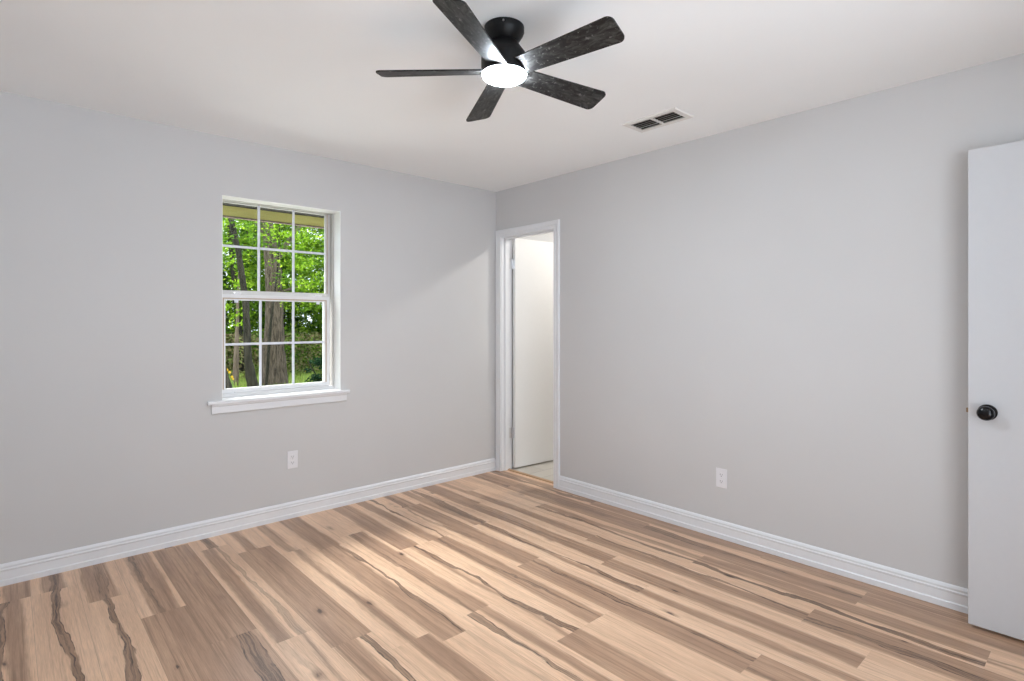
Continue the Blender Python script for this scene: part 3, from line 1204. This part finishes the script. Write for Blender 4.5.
# lime green young trees whose sprays hang before the trunk
spr = [
    ((.9, 8.6), 'lime green young tree hanging sprays across the thick trunk', [((.5, -.5, 1.9), (1.15, .4, 3.3), 20), ((-.5, -.4, 2.6), (.5, .4, 4.0), 10), ((.6, -.4, 1.5), (1.5, .4, 2.1), 7)], 'leaf_lime'),
    ((-.35, 9.0), 'lime green young tree leafing over the slim dark trunk', [((-.8, -.5, 1.9), (1.0, .5, 3.6), 26), ((.2, -.5, 1.2), (1.1, .3, 2.2), 7)], 'leaf_lime'),
    ((2.75, 9.4), 'bright leafy young tree filling the right-hand panes', [((-.7, -.5, 1.6), (1.0, .6, 3.9), 36), ((-.2, -.3, .9), (1.2, .5, 1.8), 12)], 'leaf_mid'),
]
for (bx_, by_), lb_, boxes, lm in spr:
    b = (bx_, by_, GZ)
    pa, ra = path_from([(bx_, by_, GZ, .035), (bx_ + .1, by_, 1.2, .028), (bx_ + .25, by_, 2.4, .018), (bx_ + .3, by_, 3.4, .008)], b, 12)
    cr = np.concatenate([clumps(n_, 42, np.array(lo) + (0, 0, .3), np.array(hi) + (0, 0, .3), .26) for lo, hi, n_ in boxes])
    tree('young_tree', lb_, b, pa, ra, 'bark_dark', cr, lm, .075, 'young trees before the wood', 8)

# the wood behind
spots = [(-1.6, 14.5), (.4, 15.5), (2.0, 14.0), (3.6, 15.0), (5.2, 13.8), (6.8, 15.2), (8.6, 14.4), (-.6, 18.5), (1.6, 19.0), (3.4, 18.2), (5.0, 19.2), (6.6, 18.4), (8.2, 19.4), (10.2, 18.6), (12.0, 17.0), (-3.6, 16.0), (.2, 23.0), (2.6, 23.6), (4.8, 23.0), (7.0, 23.8), (9.2, 23.0), (11.4, 22.4), (13.6, 21.5)]
order = sorted(range(len(spots)), key=lambda i: spots[i][0])
rn = random.Random(3)
for i, (bx_, by_) in enumerate(spots):
    b = (bx_, by_, GZ)
    lean = rn.uniform(-.5, .5)
    hgt = rn.uniform(6.2, 7.6) if by_ < 17 else rn.uniform(7.5, 9.0)
    r0 = rn.uniform(.07, .16)
    pa, ra = path_from([(bx_, by_, GZ, r0 * 1.3), (bx_ + lean * .1, by_, .8, r0), (bx_ + lean * .5, by_, 3, r0 * .8), (bx_ + lean, by_, hgt * .8, r0 * .3)], b, 14)
    lo_z = 1.3 if by_ < 17 else .15
    cr = clumps(95 if by_ < 20 else 130, 75, (-1.35, -1.0, lo_z), (1.35, 1.0, hgt), .55)
    lm = ('leaf_mid', 'leaf_dark', 'leaf_mid', 'leaf_lime')[i % 4] if by_ < 17 else ('leaf_dark', 'leaf_mid')[i % 2]
    tree('woodland_tree', 'slender leafy woodland tree standing behind the thick grey-brown trunk', b, pa, ra, 'bark_dark', cr, lm, .15, 'woodland trees behind the clearing', 9)

# shrubs along the wood's edge
shr = [(-.8, 13.0, 1.1), (.6, 13.4, 1.0), (2.9, 13.0, 1.3), (4.4, 12.6, 1.2), (5.8, 13.2, 1.4), (7.4, 12.8, 1.3), (1.8, 16.4, 1.4), (3.9, 16.6, 1.5), (5.9, 16.5, 1.5), (2.6, 20.6, 3.4), (4.2, 21.0, 3.6), (5.7, 20.7, 3.5), (7.2, 21.0, 3.6), (8.7, 20.6, 3.5), (1.0, 20.8, 3.3)]
for i, (bx_, by_, hh) in enumerate(shr):
    s_ = empty('shrub', (bx_, by_, GZ))
    tag(s_, 'green leafy shrub at the edge of the wood behind the clearing', 'shrub', 'shrubs at the edge of the wood')
    for q in range(4):
        bm = tube(bmesh.new(), [(0, 0, 0), (rn.uniform(-.2, .2), rn.uniform(-.2, .2), hh * .5), (rn.uniform(-.5, .5), rn.uniform(-.4, .4), hh)], [.02, .014, .006], 6)
        obj('stem', bm, 'bark_dark', s_)
    leaf_mesh('foliage', clumps(22 if hh < 2 else 85, 60, (-.8, -.5, .2), (.8, .5, hh), .32), .09 if hh < 2 else .13, ('leaf_mid', 'leaf_dark')[i % 2], s_)
s_ = empty('dark_shrub', (1.82, 8.0, GZ))
tag(s_, 'dark bluish-green shrub in the lower corner pane by the window jamb', 'shrub')
for q in range(4):
    bm = tube(bmesh.new(), [(0, 0, 0), (rn.uniform(-.1, .1), rn.uniform(-.1, .1), .35), (rn.uniform(-.25, .25), rn.uniform(-.2, .2), .75)], [.014, .010, .005], 6)
    obj('stem', bm, 'bark_dark', s_)
leaf_mesh('foliage', clumps(16, 45, (-.22, -.2, .2), (.25, .2, .85), .14), .075, 'leaf_blue', s_)

# brushy undergrowth and grass: nobody could count these
n = 26000
cx_ = np.stack([rng.uniform(-3, 11, n), rng.uniform(12.2, 17.0, n), GZ + rng.uniform(.0, 1.25, n) ** 1.0], 1)
ug = leaf_mesh('undergrowth', cx_, .085, 'twig', None, 1.6)
tag(ug, 'brownish brushy undergrowth between the trees', 'undergrowth', kind='stuff')
n = 26000
gx = rng.uniform(-3, 9, n)
gy = 6.5 + 8.5 * rng.random(n)
me = bpy.data.meshes.new('grass')
a = rng.uniform(0, 2 * PI, n)
hgt = rng.uniform(.06, .22, n)
wd = rng.uniform(.004, .010, n)
ln = rng.normal(0, .05, (n, 2))
base_ = np.stack([gx, gy, np.full(n, GZ)], 1)
dx = np.stack([np.cos(a) * wd, np.sin(a) * wd, np.zeros(n)], 1)
tip = base_ + np.stack([ln[:, 0], ln[:, 1], hgt], 1)
V = np.stack([base_ - dx, base_ + dx, tip], 1).reshape(-1, 3)
me.vertices.add(3 * n)
me.vertices.foreach_set('co', V.astype(np.float32).ravel())
me.loops.add(3 * n)
me.loops.foreach_set('vertex_index', np.arange(3 * n, dtype=np.int32))
me.polygons.add(n)
me.polygons.foreach_set('loop_start', np.arange(0, 3 * n, 3, dtype=np.int32))
me.polygons.foreach_set('loop_total', np.full(n, 3, dtype=np.int32))
me.update(calc_edges=True)
me.materials.append(M['grassblade'])
go = bpy.data.objects.new('grass', me)
col.objects.link(go)
tag(go, 'rough green grass in the clearing', 'grass', kind='stuff')

# yellow wildflowers by the tilted trunk
fl_spots = [(-.02, 8.0, .36), (.03, 8.02, .31), (.07, 8.0, .22), (.10, 8.05, .17), (-.06, 7.95, .25), (1.63, 8.3, .22)]
for i, (x, y, z) in enumerate(fl_spots):
    f_ = empty('wildflower', (x, y, GZ))
    lab = 'yellow wildflower beside the slim dark trunk' if i < 5 else 'yellow wildflower beside the dark bluish-green shrub'
    tag(f_, lab, 'flower', 'yellow wildflowers by the slim trunk' if i < 5 else None)
    hh = z - GZ
    obj('stem', tube(bmesh.new(), [(0, 0, 0), (.01, 0, hh * .5), (0, 0, hh)], [.006, .005, .004], 6), 'stem', f_)
    bm = bmesh.new()
    for q in range(8):
        aa = 2 * PI * q / 8
        c_, s2 = math.cos(aa), math.sin(aa)
        p0 = bm.verts.new((0, 0, hh))
        p1 = bm.verts.new((.013 * c_ - .008 * s2, -.008, hh + .013 * s2 + .008 * c_))
        p2 = bm.verts.new((.029 * c_, -.004, hh + .029 * s2))
        p3 = bm.verts.new((.013 * c_ + .008 * s2, -.008, hh + .013 * s2 - .008 * c_))
        bm.faces.new((p0, p1, p2, p3))
    bmesh.ops.remove_doubles(bm, verts=bm.verts, dist=.0005)
    obj('blossom', bm, 'petal', f_)
